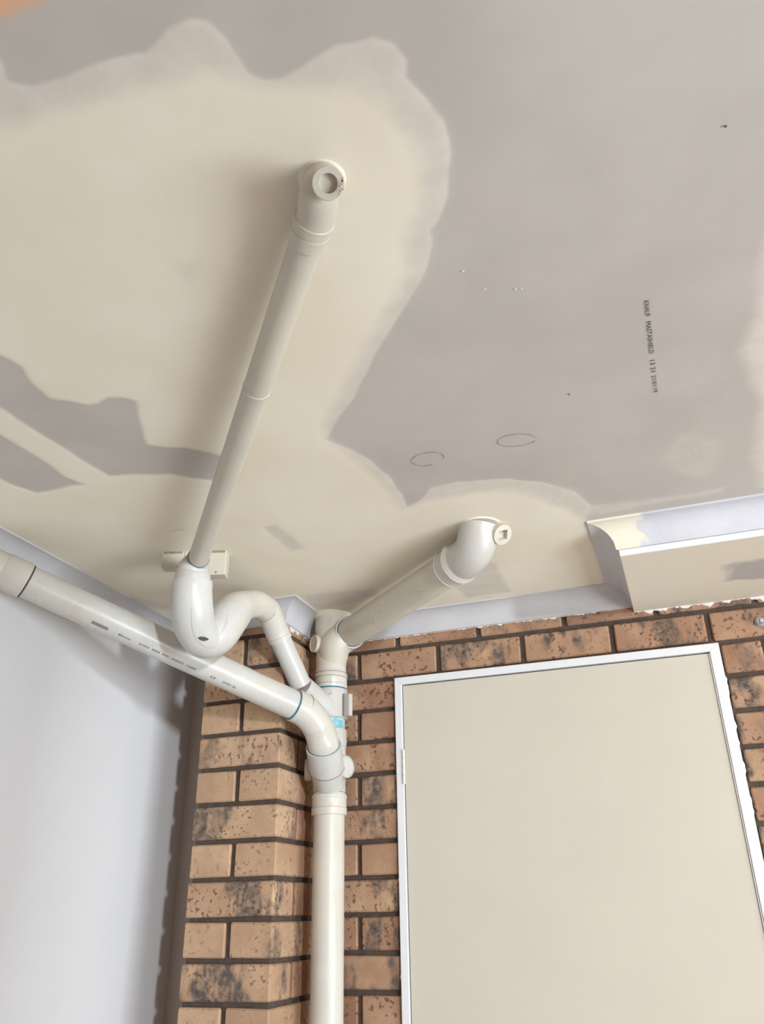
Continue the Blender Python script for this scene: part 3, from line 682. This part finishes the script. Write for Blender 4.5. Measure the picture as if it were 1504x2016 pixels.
# ------------------------------------------------------------------ p-trap and its outlet arm
trap = empty('waste_trap', TRAP[5][:3], 'glossy white U shaped waste trap hanging below the ceiling pipe', 'pipe trap')
T = [tuple(q) for q in TRAP]
inlet = sweep('inlet_elbow', [tuple(ring+wd*.004)+(.0262,), tuple(ring-wd*.010)+(.0275,), (T[0][0]-.002, T[0][1]+.004, T[0][2]-.002, .0355), T[1][:3]+(.0415,), (T[2][0], T[2][1], T[2][2]+.018, .0425)], M['pvc_grey'], trap, 8)
arc_ring('primer_ring', ring+wd*.0045, wd, WR+.0016, .003, M['primer'], inlet)
ub = sweep('u_bend', [(T[2][0], T[2][1]-.001, T[2][2]+.020, T[2][3]-.002), (T[2][0], T[2][1]-.0005, T[2][2]+.017, T[2][3])] + T[2:9], M['pvc_clean'], trap, 8, 48)
sweep('crest_bend', [T[7], T[8][:3]+(T[8][3]-.001,), T[9], T[10], T[11]], M['pvc'], trap, 8, 40)
a0, a1 = Vector(ARM[0]), Vector(ARM[1]); e1 = Vector(T[11][:3]); ed = (e1-Vector(T[10][:3])).normalized()
obn = sweep('outlet_bend', [tuple(e1-ed*.002)+(.0305,), tuple(e1+ed*.018)+(.0318,), tuple(a0.lerp(e1, .42)+Vector((0, .006, .004)))+(.0318,), tuple(a0+ad*.0)+(.0318,), tuple(a0+ad*.026)+(.0316,)], M['pvc'], trap, 8)
arc_ring('joint_line', e1+ed*.001, ed, .0322, .0022, M['groove'], obn, .5, 5.6)
arc_ring('joint_line', a0+ad*.014, ad, .0312, .0012, M['pvc_grey'], obn)
opp = lathe('outlet_pipe', a0+ad*.024, ad, [(0, .0280), ((a1-a0).length-.024, .0280)], M['pvc_clean'], trap)
arc_ring('primer_ring', a1-ad*.001, ad, .0283, .003, M['primer_red'], opp)
# moulding seam down the middle of the U
Q = catmull(T[2:8], 8)
cv = Vector(CAM_LOC)
def surf(idx, ang_):
    q = Q[idx]; p0 = Vector(q[:3]); tg = (Vector(Q[min(idx+1, len(Q)-1)][:3]) - Vector(Q[max(idx-1, 0)][:3])).normalized()
    v = (cv-p0); v = (v - tg*v.dot(tg)).normalized(); w = tg.cross(v)
    return p0 + (v*math.cos(ang_) + w*math.sin(ang_))*(q[3]+.0004), tg, v
bm = bmesh.new(); prev = None
for i in range(6, len(Q)-3):
    a = -.12 + .25*math.sin(i*.09)
    p0, tg, v = surf(i, a); p1, _, _ = surf(i, a+.035)
    row = (bm.verts.new(p0+v*.0005), bm.verts.new(p1+v*.0005))
    if prev: bm.faces.new((prev[0], prev[1], row[1], row[0]))
    prev = row
child(link('mould_seam', bm, M['pvc_grey']), ub)
bm = bmesh.new(); p0, tg, v = surf(16, -.10); e1_ = Vector(CAM_AXES[0])*.90 - Vector(CAM_AXES[1])*.45; e1_ = (e1_ - v*e1_.dot(v)).normalized(); e2_ = v.cross(e1_)
n = 14; up_, lo_ = [], []
for k in range(n+1):
    x = -.0135 + .027*k/n; h = .0056*math.sin(math.pi*min(max(k/n, .05), .95))**.7*(1+.25*math.sin(k*2.3)); q = p0 + e1_*x + v*(.0012 - x*x/.088)
    up_.append(bm.verts.new(q + e2_*h)); lo_.append(bm.verts.new(q - e2_*h*.8))
for k in range(n): bm.faces.new((up_[k], up_[k+1], lo_[k+1], lo_[k]))
child(link('scuff_mark', bm, M['dark']), ub)

# ------------------------------------------------------------------ mounting block behind the trap
bl = [Vector(q) for q in BLOCK]
block = empty('mounting_block', ((bl[0]+bl[3])/2), 'white painted mounting block fixed to the ceiling behind the trap inlet', 'bracket')
bx = (bl[3]-bl[0]); wdt = bx.length; ba = math.atan2(bx.y, bx.x)
mid = (bl[0]+bl[3])/2
for nm, x0, x1, h in (('block_ear', -wdt/2, -wdt/2+.052, .040), ('block_ear', wdt/2-.062, wdt/2, .062), ('block_bar', -wdt/2+.052, wdt/2-.062, .034)):
    o = link(nm, box_bm(x0, x1, 0, .032, -h, -.0002, .0025, 2), M['pvc_old'])
    o.matrix_world = Matrix.Translation(mid) @ Matrix.Rotation(ba, 4, 'Z'); child(o, block)
    if nm == 'block_ear':
        g = link('grime_edge', box_bm(x0+.004, x1-.004, -.0016, 0, -.006, -.0015, .0006), M['rust']); g.matrix_world = Matrix.Translation(mid) @ Matrix.Rotation(ba, 4, 'Z'); child(g, block)
sc = lathe('screw_hole', mid + Vector((math.cos(ba), math.sin(ba), 0))*(wdt/2-.022) + Vector((0, -.0006, -.056)) + Vector((math.sin(ba), -math.cos(ba), 0))*.0, (0, -1, 0), [(0, .0016), (.001, .0016)], M['dark'], block, 12)

# ------------------------------------------------------------------ pipe toward the plug over the door
right = empty('ceiling_drain_pipe', rpa, 'scuffed cream drain pipe under the ceiling ending in an elbow with square-hole plug', 'drain pipe')
rl = (rpb-rpa).length
lathe('pipe_run', rpa+rdir*.001, rdir, [(0, PR), (rl, PR)], M['pvc_dirty'], right)
rc, rd_ = Vector(RP_C), Vector(RP_D)
rcp = lathe('ring_coupling', rpb-rdir*.012, rdir, [(0, PR), (.004, .0435), (.012, .0468), (.016, .0462), (.040, .0462), (.044, .0482), (.050, .0486), (.056, .0478), (.060, .0450), (.066, .0445)], M['pvc'], right)
arc_ring('coupling_lip', rpb+rdir*.004, rdir, .0466, .003, M['pvc_clean'], rcp)
arc_ring('coupling_lip', rpb+rdir*.038, rdir, .0484, .003, M['pvc_clean'], rcp)
q1 = rpb+rdir*.05
rel = sweep('end_elbow', [tuple(q1)+(.0445,), tuple(q1+rdir*.025)+(.0445,), tuple(q1+rdir*.050+Vector((0, 0, .008)))+(.0445,), tuple(q1+rdir*.066+Vector((0, 0, .028)))+(.0450,), tuple(q1+rdir*.074+Vector((.002, 0, ZC-q1.z-.001)))+(.0465,)], M['pvc_grey'], right)
pc = Vector(PLUG); pd = Vector((.63, -.44, -.64)).normalized()
lathe('plug_collar', pc-pd*.062, pd, [(0, .0228), (.048, .0228), (.0485, .0216), (.051, .0216)], M['pvc_old'], rel, 32)
# plug head with a square socket
u_, n_, b_ = frame_of(pd)
rt = (Vector(CAM_AXES[0]) - pd*Vector(CAM_AXES[0]).dot(pd)).normalized(); ut = -pd.cross(rt)
if ut.dot(Vector(CAM_AXES[1])) < 0: ut = -ut
bm = bmesh.new(); seg = 32; hs = .0110
outer, rim, inner, deep = [], [], [], []
for i in range(seg):
    a = 2*math.pi*i/seg + math.pi/4; ca, sa = math.cos(a), math.sin(a)
    k = hs/max(abs(ca), abs(sa))
    outer.append(bm.verts.new(pc - pd*.0115 + (rt*ca+ut*sa)*.0234)); 
    rim.append(bm.verts.new(pc + (rt*ca+ut*sa)*.0234)); inner.append(bm.verts.new(pc + pd*.0008 + (rt*ca+ut*sa)*k)); deep.append(bm.verts.new(pc - pd*.017 + (rt*ca+ut*sa)*k*.92))
for a, b in ((outer, rim), (rim, inner), (inner, deep)):
    for i in range(seg): bm.faces.new((a[i], a[(i+1) % seg], b[(i+1) % seg], b[i]))
bm.faces.new(deep); bm.faces.new(outer[::-1])
child(link('plug', bm, M['pvc_old']), rel)
lathe('plaster_collar', (q1.x+rdir.x*.074+.002, q1.y+rdir.y*.074, ZC-.005), UP, [(0, .0465), (.003, .048), (.0048, .054)], M['cream_patch'], right, 32)

# ------------------------------------------------------------------ clear plastic plug in the brickwork
cl = Vector(CLIP)
clip = empty('clear_plug', cl, 'small clear plastic fixing on the brickwork beside the door corner', 'fixing')
lathe('flange', cl+Vector((0, -.001, 0)), (0, -1, 0), [(0, .0125), (.003, .0125), (.005, .010)], M['clear'], clip, 20)
lathe('stem', cl+Vector((0, -.006, 0)), (.2, -1, -.2), [(0, .0075), (.012, .0065), (.015, .004)], M['clear'], clip, 16)
